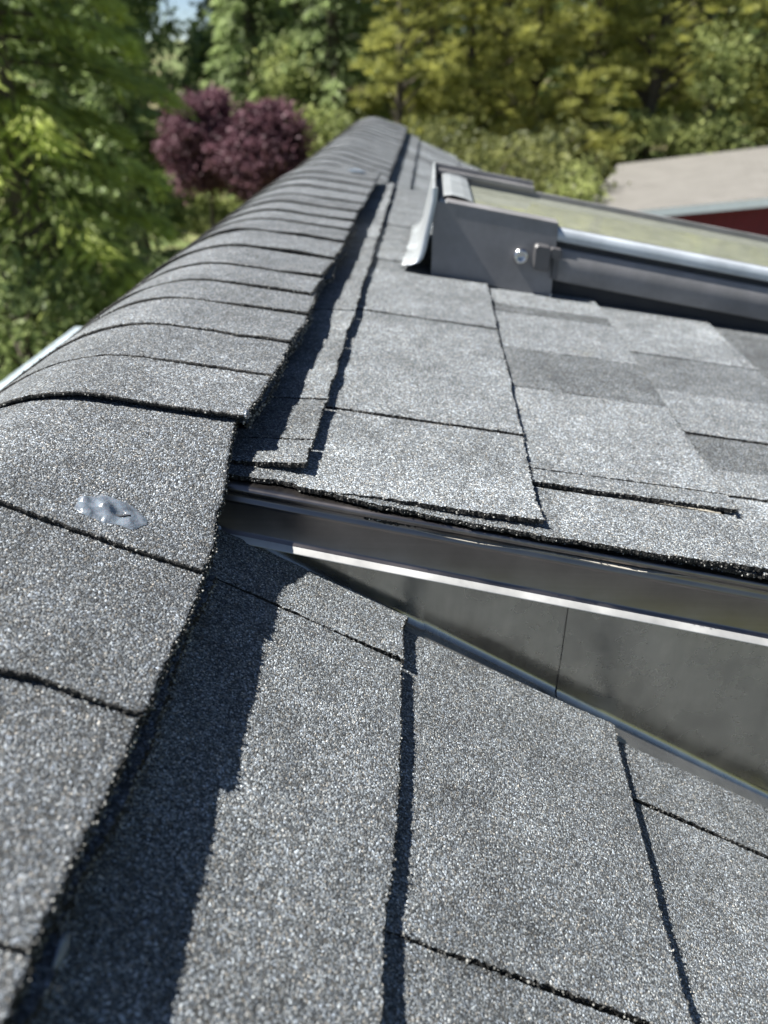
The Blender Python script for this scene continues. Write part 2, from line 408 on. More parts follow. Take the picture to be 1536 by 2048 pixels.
# ---- ridge caps: curved strips lapped towards the camera
def smin(a, b, k):
    h = np.clip(.5 + .5 * (b - a) / k, 0, 1)
    return b * (1 - h) + a * h - k * h * (1 - h)
def prof_near(x):  return smin(-.2275 - .39 * (x + .106), z_left(x) - .010, .045)
def prof_dorm(x):  return smin(-.1905 - .135 * (x + .105) - .9 * np.clip(x + .13, 0, 1) ** 2 * 0, z_left(x) - .004, .050)
def prof_far(x):   return smin(-.220 - .30 * (x + .088), z_left(x) - .014, .055)
def cap(parent, y0, ln, prof, xr, xl, lift, r, tone, fine, nxs=None, prof2=None, ybl=None, curl=0.0, xr2=None, th=.0034, under=1):
    ny = int(ln / (.0013 if fine else .006)) + 2
    nx = nxs or (190 if fine else 60)
    ys = np.linspace(y0, y0 + ln, ny)
    u = np.linspace(0, 1, nx) ** 1.0
    je = wave(ny, r, .0006, .025, ln / ny) + r.normal(size=ny) * (.0004 if fine else .0004)
    jf = wave(nx, r, .0007, .02, .3 / nx) + r.normal(size=nx) * (.0004 if fine else .0008)
    wob = wave(nx, r, .0012, .06, .3 / nx)
    mb = MB(); T = np.zeros((ny, nx, 3))
    for j, y in enumerate(ys):
        k = (y - y0) / ln
        xe = xr + (0 if xr2 is None else (xr2 - xr) * k) + je[j]
        x = xe + (xl - xe) * u
        z = prof(x)
        if prof2 is not None:
            s = np.clip((y - ybl[0]) / (ybl[1] - ybl[0]), 0, 1); s = s * s * (3 - 2 * s)
            z = z * (1 - s) + (prof2(x) - .0046 + .0026 * np.clip((-.20 - x) / .06, 0, 1)) * s
        z = z + lift * (1 - k) + wob * (1 - k) * .5 + curl * (1 - k) ** 2 * np.clip(1 - u * 4, 0, 1)
        T[j, :, 0] = x; T[j, :, 2] = z; T[j, :, 1] = y
        if j == 0: T[j, :, 1] += jf
    B = T.copy(); B[:, :, 2] -= th
    v = T.reshape(-1, 3).tolist() + B.reshape(-1, 3).tolist(); o = nx * ny
    f = []; m = []
    for j in range(ny - 1):
        for i in range(nx - 1):
            a = j * nx + i; f.append((a, a + nx, a + nx + 1, a + 1)); m.append(0)
            f.append((a + o, a + 1 + o, a + nx + 1 + o, a + nx + o)); m.append(1)
    for i in range(nx - 1): f.append((i, i + 1, i + 1 + o, i + o)); m.append(1)
    for j in range(ny - 1):
        a = j * nx; f.append((a, a + o, a + nx + o, a + nx)); m.append(1)
        a = j * nx + nx - 1; f.append((a, a + nx, a + nx + o, a + o)); m.append(1)
    mb.add(v, f, m, tone)
    if fine:
        cp = []
        for j in range(ny):
            for _ in range(3): cp.append(T[j, 0] + r.normal(size=3) * (.0006, .0006, .0002) + (0, 0, -th * r.random()))
        for i in range(nx):
            cp.append(T[0, i] + r.normal(size=3) * (.0008, .0003, .0002) + (0, 0, -th * r.random() ** 2))
        if under:   # crumbs of granules and asphalt clinging below the cut edge
            for _ in range(ny * 2):
                j = r.integers(ny); cp.append(T[j, 0] + (-abs(r.normal()) * .001 - .0005, 0, -th * (1 + 1.6 * r.random())))
        chips(mb, cp, .00085, r, 2, .3)
    return part(mb, 'ridge_cap', [M['cap'], M['edge'], M['chip']], parent, True)

caps = empty('ridge_cap_row', (0, 0, 0), parent=house)
rc = R_(21)
for k, y0 in enumerate([.314, .216, .121, .028, -.065, -.16, -.255, -.35, -.445, -.54, -.635, -.73, -.82]):
    fine = k < 4
    if k == 0:
        cap(caps, y0, .175, prof_near, -.1095, -.42, .0035, rc, 1.0, True, prof2=prof_dorm, ybl=(.335, .435), xr2=-.118)
    else:
        cap(caps, y0, .112, prof_near, -.108 + rc.normal() * .0006 + (.001 if k == 1 else 0), -.42, .0052, rc, float(rc.choice([.92, 1.0, 1.06])), fine, xr2=-.109)
y = -.92
while y > RBACK:
    cap(caps, y, .112, prof_near, -.108, -.42, .004, rc, float(rc.choice([.92, 1.0, 1.06])), False, nxs=24); y -= .098
caps = empty('ridge_cap_row', (0, 0, 0), parent=house)
def under_edge(parent, y0, y1, fx, prof, r, dz):
    n = int((y1 - y0) / .0013); ys = np.linspace(y0, y1, n); mb = MB(); v = []; f = []; m = []; cp = []
    xe = fx(ys) + wave(n, r, .0012, .02, .0013) + r.normal(size=n) * .0005
    zz = prof(xe) + dz + wave(n, r, .0006, .03, .0013)
    for i in range(n):
        v += [(xe[i] - .03, ys[i], zz[i] + .004), (xe[i], ys[i], zz[i]), (xe[i] - .0004, ys[i], zz[i] - .0035), (xe[i] - .03, ys[i], zz[i] - .002)]
        if i: a = 4 * i; f += [(a - 4, a, a + 1, a - 3), (a - 3, a + 1, a + 2, a - 2), (a - 2, a + 2, a + 3, a - 1)]; m += [0, 1, 1]
        for _ in range(3): cp.append(np.array((xe[i], ys[i], zz[i])) + r.normal(size=3) * (.0008, .0007, .0003) + (0, 0, -.0035 * r.random()))
    mb.add(v, f, m, .95); chips(mb, cp, .0009, r, 2, .25)
    part(mb, 'cap_underlayer', [M['cap'], M['edge'], M['chip']], parent)
under_edge(caps, -.05, .325, lambda y: -.1072 + .0008 * np.sin(y * 40), prof_near, R_(61), -.0062)
YD = [.429, .502, .575, .651, .713, .78, .864, .955, 1.03, 1.092, 1.165, 1.24, 1.33, 1.416, 1.503]
CAPD = caps
XD = [-.110, -.1065, -.106, -.1030, -.1085, -.1075, -.104, -.102, -.104, -.102, -.104, -.1, -.1, -.099, -.099]
for k, y0 in enumerate(YD):
    ln = (YD[k + 1] - y0 + .012) if k < len(YD) - 1 else .125
    cap(caps, y0, ln, prof_dorm, XD[k] + .0015, -.44, .0024 if k < 6 else .0034, rc, float(rc.choice([.9, .97, 1.04])), k < 7, curl=.0012 * rc.random(),
        xr2=(XD[k + 1] if k < 14 else -.099) + .0012 + (.003 if k == 3 else 0), nxs=170 if k < 7 else 80, th=.0024 if k == 0 else .0032)
caps = empty('ridge_cap_row', (0, 0, 0), parent=house)
y = 1.60; k = 0
while y < REND - .08:
    cap(caps, y, .115, prof_far, -.087 + rc.normal() * .002, -.40, .003, rc, float(rc.choice([.94, 1, 1.05])), False, xr2=-.088)
    y += .098; k += 1

under_edge(CAPD, .435, 1.1, lambda y: np.interp(y, YD, XD) + .0018 + .0008 * np.sin(y * 55), prof_dorm, R_(62), -.0058)
# ---- drip edge along the dormer rake: hemmed nose, flat face, kicked-out lip
def extrude(mb, prof, x0, x1, n, zf, mat_=0, tone=1.0, wob=0.0, r=None, grow=None):
    """prof: list of (y, dz) relative to the plane zf, swept along x"""
    xs = np.linspace(x0, x1, n); m = len(prof); v = []; f = []
    w1 = wave(n, r, wob, .12, (x1 - x0) / n) if wob else np.zeros(n)
    for i, x in enumerate(xs):
        for (yy, dz) in prof: v.append((x, yy + w1[i], zf(x) + dz * (1 if grow is None else 1) + (0 if grow is None else (dz + .0176) * grow(x))))
    for i in range(n - 1):
        for j in range(m - 1): a = i * m + j; f.append((a, a + m, a + m + 1, a + 1))
    mb.add(v, f, mat_, tone)
def zdrip(x): return -.2194 - .178 * x
r = R_(9)
mb = MB()
Y0 = RAKE + .002
nose = [(Y0 + .03, -.0180), (Y0 + .002, -.0176)] + [(Y0 - .0022 * math.sin(a) , -.0198 + .0022 * math.cos(a)) for a in np.linspace(0, math.pi, 7)]
nose += [(Y0 + .0004, -.0232), (Y0 - .0002, -.0255), (Y0 - .0016, -.0268), (Y0 - .0016, -.0278), (Y0 + .0002, -.0292)]
face = [(Y0 + .0002, -.0300), (Y0 - .0003, -.0470), (Y0 - .0012, -.0484), (Y0 - .0030, -.0488)]
kick = [(Y0 - .0034, -.0495), (Y0 + .001, -.0500)]
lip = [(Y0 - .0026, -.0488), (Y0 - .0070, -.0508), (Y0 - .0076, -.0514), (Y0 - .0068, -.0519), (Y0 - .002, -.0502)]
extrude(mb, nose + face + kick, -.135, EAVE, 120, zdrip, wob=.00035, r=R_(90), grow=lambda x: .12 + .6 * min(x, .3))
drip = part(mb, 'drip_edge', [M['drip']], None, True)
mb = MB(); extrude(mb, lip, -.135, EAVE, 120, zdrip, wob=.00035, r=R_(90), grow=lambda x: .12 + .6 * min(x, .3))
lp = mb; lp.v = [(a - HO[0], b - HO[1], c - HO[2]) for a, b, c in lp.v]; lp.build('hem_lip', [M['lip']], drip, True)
# ---- flashing closing the wedge between the two slopes
def wedge(mb, x0, x1, y, n, r, yb=0.0):
    xs = np.linspace(x0, x1, n); rows = 14; v = []; f = []
    for i, x in enumerate(xs):
        zt = zdrip(x) - .046; zb = z_near(x) - .0040
        for j in range(rows):
            k = min(1, j / 8); z = zt + (zb + .007 - zt) * k
            if j > 8:
                a = (j - 8) / 4 * math.pi / 2
                if j <= 12: v.append((x, y + yb - .007 * (1 - math.cos(a)), zb + .007 - .007 * math.sin(a)))
                else: v.append((x, y + yb - .050, zb - .001))
                continue
            bend = 0
            if k < .0: pass
            oil = .0011 * math.sin(x * 23 + k * 3) * math.sin(k * 3.14) + .0006 * math.sin(x * 61 + 2 * k + 1) + .0005 * math.sin(x * 37 - 5 * k)
            v.append((x, y - bend + oil * max(0, min(1, (z - zb - .011) / .02)) + yb, z))
        if i:
            for j in range(rows - 1): a = (i - 1) * rows + j; f.append((a, a + rows, a + rows + 1, a + 1))
    mb.add(v, f, 0, 1)
mb = MB(); wedge(mb, -.13, .004, RAKE + .0034, 30, r); wedge(mb, -.004, .1035, RAKE + .0050, 60, r)
part(mb, 'wall_flashing', [M['flash']], None, True)
mb = MB(); wedge(mb, .0955, .60, RAKE + .0036, 200, r); wedge(mb, .59, EAVE, RAKE + .0054, 60, r)
part(mb, 'wall_flashing', [M['flash']], None, True)
mb = MB()   # far cheek of the dormer and its eave board
for (a, b) in ((-.16, EAVE),):
    p = [(a, DEND, z_dorm(a) - .012), (b, DEND, z_dorm(b) - .012), (b, DEND, z_far(b) - .02), (a, DEND, z_far(a) - .02)]
    mb.add(p, [(0, 1, 2, 3)], 0, 1)
part(mb, 'wall_flashing', [M['flash']])
mb = MB(); mb.box(EAVE - .012, EAVE + .006, RAKE, DEND, -.62, -.432, 0, 1); part(mb, 'fascia', [M['wall']])

# ---- skylight on the dormer roof
SK = empty('skylight', (0, 0, 0), parent=house)
def zs(x): return -.2285 - .172 * x
def sk(mb, name, mats, smooth=False):
    o = part(mb, name, mats, None, smooth); o.parent = SK; return o
# parts are in house coordinates; SK sits at the house origin so they share the frame
SF, SB = .968, 1.215
L = lambda x, y, z: (x, y, zs(x) + z)
mb = MB(); mb.box(.004, .153, SF, SF + .004, .0, .0855, 0, 1, L); mb.box(.1505, .153, SF + .004, SF + .02, .0, .0855, 0, 1, L)
mb.box(.020, .153, SF - .0006, SF + .030, .0856, .0872, 0, 1, L)
sk(mb, 'cover_panel', [M['cladding']])
mb = MB(); mb.box(.006, .150, SB + .004, SB + .010, .0, .1005, 0, 1, L); mb.box(.010, .150, SB - .012, SB + .004, .089, .094, 0, 1, L)
sk(mb, 'cover_panel', [M['cladding']])
# left side flashing: rises from the shingles in a curve and leans inwards
mb = MB(); v = []; f = []
cur = [(-.029, .0065), (-.026, .0078), (-.022, .0090), (-.016, .012), (-.012, .018), (-.009, .027), (-.006, .042), (-.002, .062), (.0025, .086), (.0030, .100), (.0065, .101), (.0075, .088)]
ysn = np.linspace(SF - .004, SB + .004, 26); ap = R_(33).normal(size=26) * .0012 + np.linspace(-.004, .008, 26)
for i, y in enumerate(ysn):
    for j, (x, z) in enumerate(cur):
        v.append((x + (ap[i] if j == 0 else 0), y, zs(x) + z))
    if i:
        for j in range(len(cur) - 1): a = (i - 1) * len(cur) + j; f.append((a, a + len(cur), a + len(cur) + 1, a + 1))
mb.add(v, f); so_ = sk(mb, 'side_flashing', [M['apron']], True)
mo = so_.modifiers.new('thickness', 'SOLIDIFY'); mo.thickness = .0016; mo.offset = 1
# curled front rim of the side flashing
mb = MB(); v = []; f = []
for j, (x, z) in enumerate(cur[1:10]):
    for (dx, dy) in ((-.0005, -.002), (.0045, -.004), (.006, 0), (.004, .003)): v.append((x + dx, SF - .004 + dy, zs(x) + z + .0003))
    if j:
        for q in range(3): a = (j - 1) * 4 + q; f.append((a, a + 4, a + 5, a + 1))
mb.add(v, f); sk(mb, 'flashing_rim', [M['pale_trim']], True)
mb = MB(); mb.box(.0075, .0125, SF + .002, SB, .072, .083, 0, 1, L); sk(mb, 'gap_strip', [M['dark']])  # dark strip drawn for the shaded gap beside the side flashing
mb = MB()       # rounded pale metal head of the frame
v = []; f = []; hp = [(.0125, .074), (.0135, .084), (.018, .0895), (.027, .0915), (.042, .0905), (.052, .088), (.0555, .083)]
for i, y in enumerate((SF + .030, SB - .004)):
    for x, z in hp: v.append((x, y, zs(x) + z))
for j in range(len(hp) - 1): f.append((j, j + len(hp), j + len(hp) + 1, j + 1))
mb.add(v, f); mb.box(.0125, .0555, SF + .004, SF + .030, .05, .0853, 0, 1, L)
sk(mb, 'frame_head', [M['apron']], False)
mb = MB(); mb.box(.0557, .90, SF + .016, SB - .006, .070, .0805, 0, 1, L); sk(mb, 'glass', [M['glass']])
mb = MB(); mb.box(.0557, .90, SB - .006, SB + .003, .03, .0880, 0, 1, L); mb.box(.0557, .90, SF + .012, SF + .016, .06, .0815, 0, 1, L); sk(mb, 'frame_bar', [M['cladding']])
mb = MB()       # pale trim under the pane, stepped
extrude(mb, [(SF + .016, .0812), (SF + .004, .0806), (SF + .0015, .0785), (SF + .001, .069), (SF + .003, .0665), (SF + .010, .066)], .1535, .90, 40, zs)
sk(mb, 'frame_trim', [M['pale_trim']], True)
mb = MB(); mb.box(.1535, .90, SF + .008, SF + .012, .040, .067, 0, 1, L); sk(mb, 'gap_strip', [M['dark']])  # dark strip drawn for the shaded groove under the trim
mb = MB(); extrude(mb, [(SF + .009, .0592), (SF + .0045, .0588), (SF + .003, .0572), (SF + .003, .0215), (SF + .0045, .0198), (SF + .012, .0196)], .1575, .90, 40, zs)
sk(mb, 'frame_cladding', [M['cladding']], True)
mb = MB(); mb.box(.1535, .90, SF + .014, SF + .020, -.004, .045, 0, 1, L); sk(mb, 'curb', [M['dark']])  # shade of the recess below the cladding put into its colour
mb = MB(); mb.box(.90, .905, SF, SB, 0, .085, 0, 1, L); sk(mb, 'frame_end', [M['cladding']])
def rbox(mb, x0, x1, y0, y1, z0, z1, c, mat_=0):
    p = [(x0 + c, z0), (x1 - c, z0), (x1, z0 + c), (x1, z1 - c), (x1 - c, z1), (x0 + c, z1), (x0, z1 - c), (x0, z0 + c)]
    cx, cz = (x0 + x1) / 2, (z0 + z1) / 2
    ring = [(x, y1, z) for x, z in p] + [(x, y0 + c, z) for x, z in p] + [(cx + (x - cx) * .88, y0, cz + (z - cz) * .88) for x, z in p]
    ring = [(x, y, zs(x) + z) for x, y, z in ring]
    f = [(i + 8 * k, (i + 1) % 8 + 8 * k, (i + 1) % 8 + 8 * (k + 1), i + 8 * (k + 1)) for k in (0, 1) for i in range(8)] + [tuple(range(16, 24))]
    mb.add(ring, f, mat_)
mb = MB(); rbox(mb, .1265, .1465, SF - .011, SF - .0002, .031, .061, .003)
rbox(mb, .145, .160, SF - .010, SF - .0002, .047, .060, .0025); rbox(mb, .150, .1575, SF - .006, SF + .002, .022, .050, .002)
sk(mb, 'clip', [M['latch']])
def disc(mb, cx, cz, y, rad, dep, n, rin=0, mat_=0):
    v = []; f = []
    rings = [(rad, y), (rad, y - dep * .4), (rad * .8, y - dep), (rad * .45, y - dep * 1.0), (rad * .38, y - dep * .45), (0.0005, y - dep * .45)]
    for (q, yy) in rings:
        for i in range(n): a = 2 * math.pi * i / n; x = cx + q * math.cos(a); v.append((x, yy, zs(cx) + cz + q * math.sin(a)))
    for k in range(len(rings) - 1):
        for i in range(n): f.append((k * n + i, k * n + (i + 1) % n, (k + 1) * n + (i + 1) % n, (k + 1) * n + i))
    f.append(tuple(range((len(rings) - 1) * n, len(rings) * n))); mb.add(v, f, mat_)
mb = MB(); disc(mb, .1115, .0425, SF, .0095, .0075, 24); sk(mb, 'bolt', [M['bolt']], True)
mb = MB(); disc(mb, .152, .003, SF - .001, .002, .003, 12); sk(mb, 'bolt', [M['bolt']], True)

# ---- sealant over exposed nails
def blob(cx, cy, prof, rx, ry, h, r, hole=True, parent=None, tone=1, rot=0.0):
    mb = MB(); n = 90; R0 = 22; v = []; f = []
    ang = np.linspace(0, 2 * math.pi, n, endpoint=False)
    out = 1 + .10 * np.sin(2 * ang + 1) + .07 * np.sin(3 * ang + 2.2) + .05 * np.sin(7 * ang + r.random() * 6) + r.normal(size=n) * .018
    ph = r.random(6) * 6
    for k in range(R0):
        q = (k / (R0 - 1))
        for i, a in enumerate(ang):
            rr = q * out[i]
            u = rx * rr * math.cos(a); w_ = ry * rr * math.sin(a)
            x = cx + u * math.cos(rot) - w_ * math.sin(rot); y = cy + u * math.sin(rot) + w_ * math.cos(rot)
            hh = h * (1 - q ** 5) * (.65 + .25 * math.sin(u * 260 + ph[0]) * math.cos(w_ * 300 + ph[1]) + .2 * math.sin(u * 520 + w_ * 400 + ph[2]))
            if hole:
                # torn pit beside a folded flap
                g = math.exp(-(((u - .005) / .0042) ** 2 + ((w_ + .0005) / .0022) ** 2))
                g2 = math.exp(-(((u + .002) / .0035) ** 2 + ((w_ - .0008) / .0030) ** 2))
                g3 = math.exp(-(((u + .013) / .0035) ** 2 + ((w_ + .001) / .0022) ** 2))
                hh += -h * 1.1 * g + .0030 * g2 + .0016 * g3
            v.append((x, y, float(prof(np.array([x]))[0]) + max(hh, -.0003 if q < .9 else -.002) + .0006))
    for k in range(R0 - 1):
        for i in range(n): f.append((k * n + i, (k + 1) * n + i, (k + 1) * n + (i + 1) % n, k * n + (i + 1) % n))
    mb.add(v, f, 0, tone)
    return part(mb, 'nail_sealant', [M['seal']], None, True)
def pn(x): return prof_near(x) + .0032
b1 = blob(-.1605, .336, pn, .0155, .0125, .0028, R_(4), rot=-.12)
b1['label'] = 'torn patch of clear blue sealant over a nail on the close ridge cap'
mb = MB()       # black nail hole and shank in the torn part
hx, hy = -.1555, .3345; v = []; hz = float(pn(np.array([hx]))[0])
v = [(hx - .0026, hy - .0018, hz + .0013), (hx + .0010, hy - .0012, hz + .0013), (hx + .0052, hy + .0006, hz + .0014), (hx + .0020, hy + .0008, hz + .0015), (hx + .0004, hy + .0002, hz + .0015), (hx - .0022, hy + .0006, hz + .0014)]
mb.add(v + [(a, b, c - .003) for a, b, c in v], [(0, 1, 2, 3, 4, 5)] + [(i, i + 6, (i + 1) % 6 + 6, (i + 1) % 6) for i in range(6)])
part(mb, 'nail_hole', [M['dark']])
blob(-.138, 1.565, lambda x: prof_dorm(x) + .004, .015, .018, .003, R_(8), hole=False)['label'] = 'small pale sealant spot at the far end of the ridge caps'
def bead(x, y, z, sx, sy, sz, r):
    mb = MB(); v = []; f = []; nu, nv = 14, 10
    for j in range(nv):
        b = math.pi * j / (nv - 1)
        for i in range(nu):
            a = 2 * math.pi * i / nu; k = 1 + .12 * math.sin(3 * a + b * 2)
            v.append((x + sx * math.sin(b) * math.cos(a) * k, y + sy * math.cos(b), z + sz * math.sin(b) * math.sin(a) * k))
    for j in range(nv - 1):
        for i in range(nu): f.append((j * nu + i, j * nu + (i + 1) % nu, (j + 1) * nu + (i + 1) % nu, (j + 1) * nu + i))
    mb.add(v, f); return part(mb, 'sealant_bead', [M['seal']], None, True)
bead(-.1055, .128, -.2335, .0016, .006, .0028, r)
bead(-.109, .433, -.1885, .0020, .004, .0030, r)

# ---- gutter along the left eave
mb = MB(); v = []; f = []
gp = [(-1.440, -1.010), (-1.440, -1.09), (-1.455, -1.10), (-1.50, -1.10), (-1.514, -1.075), (-1.520, -1.03), (-1.522, -1.003), (-1.515, -.998), (-1.425, -.998), (-1.425, -1.004)]
for y in (RBACK, 3.19):
    for x, z in gp: v.append((x, y, z))
n = len(gp); f = [(j, j + n, (j + 1) % n + n, (j + 1) % n) for j in range(n)] + [tuple(range(n)), tuple(range(2 * n - 1, n - 1, -1))]
mb.add(v, f); part(mb, 'gutter', [M['gutter']])
# ---- walls of the house, mostly out of sight below the roof
def wallmb(pts, y0, y1):
    mb = MB(); n = len(pts)
    v = [(x, y0, z) for x, z in pts] + [(x, y1, z) for x, z in pts]
    mb.add(v, [tuple(range(n)), tuple(range(2 * n - 1, n - 1, -1))] + [(i, i + n, (i + 1) % n + n, (i + 1) % n) for i in range(n)])
    return mb
part(wallmb([(-1.38, -4.5), (1.0, -4.5), (1.0, -.95), (-.20, -.27), (-.26, -.27), (-1.38, -1.05)], RBACK + .06, REND - .06), 'wall', [M['wall']])
part(wallmb([(0, -.6), (1.05, -.95), (1.05, -.445), (-.05, -.262)], RAKE + .03, DEND - .03), 'wall', [M['wall']])
# everything under SK and the cap rows already sits in house coordinates

# ---------------------------------------------------------------- land
def ground_z(x, y):
    d = math.hypot(x, y)
    rise = max(0, x * .9 + 2) * .10 * min(1, max(0, (y - 6) / 12))
    far_ = max(0, y - 26) * .10 + max(0, -x - 8) * .03
    return -4.5 + min(rise, 2.6) + min(far_, 6)
def ground():
    n = 150; v = []; f = []; t = []
    s = lambda k: np.sign(k) * (abs(k) ** 2.6)
    g = s(np.linspace(-1, 1, n)) * 400; r = R_(2)
    for y in g:
        for x in g: v.append((x, y + 12, ground_z(x, y + 12) + (r.normal() * .04 if abs(x) < 40 else 0)))
    for j in range(n - 1):
        for i in range(n - 1): a = j * n + i; f.append((a, a + 1, a + n + 1, a + n))
    mb = MB(); mb.add(v, f)
    m, t_, b = mat('mown_grass_and_soil')
    co = N(t_, 'ShaderNodeTexCoord').outputs['Object']
    c = ramp(t_, noise(t_, co, .5, 6, .65).outputs['Fac'], [(.35, (.05, .08, .02)), (.5, (.10, .13, .035)), (.62, (.20, .17, .09)), (.75, (.36, .31, .22))])
    c2 = ramp(t_, noise(t_, co, 9, 5, .7).outputs['Fac'], [(.3, .6), (.7, 1.35)])
    t_.links.new(mixc(t_, 'MULTIPLY', 1, c.outputs[0], c2.outputs[0]), b.inputs['Base Color']); b.inputs['Roughness'].default_value = .95
    o = mb.build('ground', [m], None, True); tag(o, kind='structure')
ground()

# ---------------------------------------------------------------- plants
FWD = np.array([-math.sin(RAD(3.2)), math.cos(RAD(3.2))]); RGT = np.array([FWD[1], -FWD[0]])
COSP, SINP = math.cos(RAD(30.5)), math.sin(RAD(30.5))
def pos(px, dist):
    """ground position at horizontal distance dist in the direction of photo column px on the horizon"""
    u = (px - 768) / 1538
    k = COSP + .5891 * SINP          # forward run of the ray through the horizon row
    d = FWD * k + RGT * u; d = d / np.linalg.norm(d)
    x, y = d * dist
    return float(x), float(y)
def pix(px, py, dist):
    u = (px - 768) / 1538; q = (1024 - py) / 1538
    k = COSP + q * SINP; d = FWD * k + RGT * u; n = float(np.linalg.norm(d))
    return float(d[0] / n * dist), float(d[1] / n * dist), (-SINP + q * COSP) / n * dist
def quads(c, u, v, name, m, tone, parent, sub=None):
    """one mesh of many leaf-shaped faces. c centres, u half length, v half width (N x 3)"""
    n = len(c); P4 = np.empty((n, 4, 3)); P4[:, 0] = c - u; P4[:, 1] = c + v; P4[:, 2] = c + u; P4[:, 3] = c - v
    me = bpy.data.meshes.new(name); me.vertices.add(4 * n); me.loops.add(4 * n); me.polygons.add(n)
    me.vertices.foreach_set('co', P4.reshape(-1).astype(np.float32))
    me.loops.foreach_set('vertex_index', np.arange(4 * n, dtype=np.int32))
    me.polygons.foreach_set('loop_start', np.arange(0, 4 * n, 4, dtype=np.int32))
    me.materials.append(m)
    a = me.attributes.new('tone', 'FLOAT', 'POINT'); a.data.foreach_set('value', np.repeat(tone, 4).astype(np.float32))
    me.update(calc_edges=True); me.validate()
    o = bpy.data.objects.new(name, me); C.objects.link(o); o.parent = parent
    return o
def rnd_dirs(n, r):
    d = r.normal(size=(n, 3)); return d / np.linalg.norm(d, axis=1)[:, None]
def tube(mb, pts, radii, n=8):
    v = []; f = []
    for p, q in zip(pts, radii):
        for i in range(n): a = 2 * math.pi * i / n; v.append((p[0] + q * math.cos(a), p[1] + q * math.sin(a), p[2]))
    for k in range(len(pts) - 1):
        for i in range(n): f.append((k * n + i, k * n + (i + 1) % n, (k + 1) * n + (i + 1) % n, (k + 1) * n + i))
    mb.add(v, f)
def limb(mb, a, b, r0, r1, n=5):
    a = np.array(a, float); b = np.array(b, float); d = b - a; L_ = np.linalg.norm(d); d /= L_
    s = np.cross(d, [0, 0, 1.0]);
    if np.linalg.norm(s) < 1e-3: s = np.array([1., 0, 0])
    s /= np.linalg.norm(s); t = np.cross(s, d); v = []
    for p, q in ((a, r0), ((a + b) / 2 + t * L_ * .04, (r0 + r1) / 2), (b, r1)):
        for i in range(n): w_ = 2 * math.pi * i / n; v.append(tuple(p + q * (s * math.cos(w_) + t * math.sin(w_))))
    mb.add(v, [(k * n + i, k * n + (i + 1) % n, (k + 1) * n + (i + 1) % n, (k + 1) * n + i) for k in (0, 1) for i in range(n)])

def conifer(px, dist, h, rad, m, seed, label, low=.12, nb=130, leaf=.13, droop=.25, per=110, group='conifers around the garden', name='conifer_tree', cat='conifer'):
    r = R_(seed); x, y = pos(px, dist); gz = ground_z(x, y)
    root = empty(name, (x, y, gz), label, cat, group)
    mb = MB(); hs = np.linspace(0, 1, 9)
    tube(mb, [(wv, wv2, h * q) for q, wv, wv2 in zip(hs, r.normal(size=9) * .03, r.normal(size=9) * .03)], [.035 * h * (1 - q) * .55 + .02 for q in hs])
    cs = []; us = []; vs = []; ts = []
    for b in range(nb):
        q = low + (1 - low) * (b + r.random()) / nb
        z0 = h * q; L_ = rad * ((1 - q) / (1 - low)) ** .75 * r.uniform(.7, 1.15) + .15
        a = b * 2.399 + r.normal() * .3; up = .35 * q - .02
        k = np.sort(r.random(per) ** .65); side = r.normal(size=per)
        d = np.array([math.cos(a), math.sin(a)]); s = np.array([-d[1], d[0]])
        wid = .24 * L_ * (1.05 - k) + .05
        P_ = np.empty((per, 3))
        P_[:, 0] = d[0] * k * L_ + s[0] * side * wid; P_[:, 1] = d[1] * k * L_ + s[1] * side * wid
        P_[:, 2] = z0 + up * k * L_ - droop * L_ * k ** 2 - np.abs(side) * wid * .35 + r.normal(size=per) * .05
        dr = np.stack([d[0] + s[0] * side * .8, d[1] + s[1] * side * .8, -.35 - .3 * np.abs(side) + r.normal(size=per) * .25], 1)
        dr /= np.linalg.norm(dr, axis=1)[:, None]
        sd = np.cross(dr, r.normal(size=(per, 3)) * .5 + [0, 0, 1]); sd /= np.linalg.norm(sd, axis=1)[:, None]
        sz = leaf * r.uniform(.6, 1.3, (per, 1))
        cs.append(P_); us.append(dr * sz); vs.append(sd * sz * .22)
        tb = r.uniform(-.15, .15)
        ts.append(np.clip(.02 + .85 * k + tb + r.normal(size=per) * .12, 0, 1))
        limb(mb, (0, 0, z0), (d[0] * L_ * .8, d[1] * L_ * .8, z0 + up * .8 * L_ - droop * L_ * .64), .02 + .006 * L_, .006)
    mb.build('trunk', [M['bark']], root)
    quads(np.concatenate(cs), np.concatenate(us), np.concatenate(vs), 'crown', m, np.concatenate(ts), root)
    return root

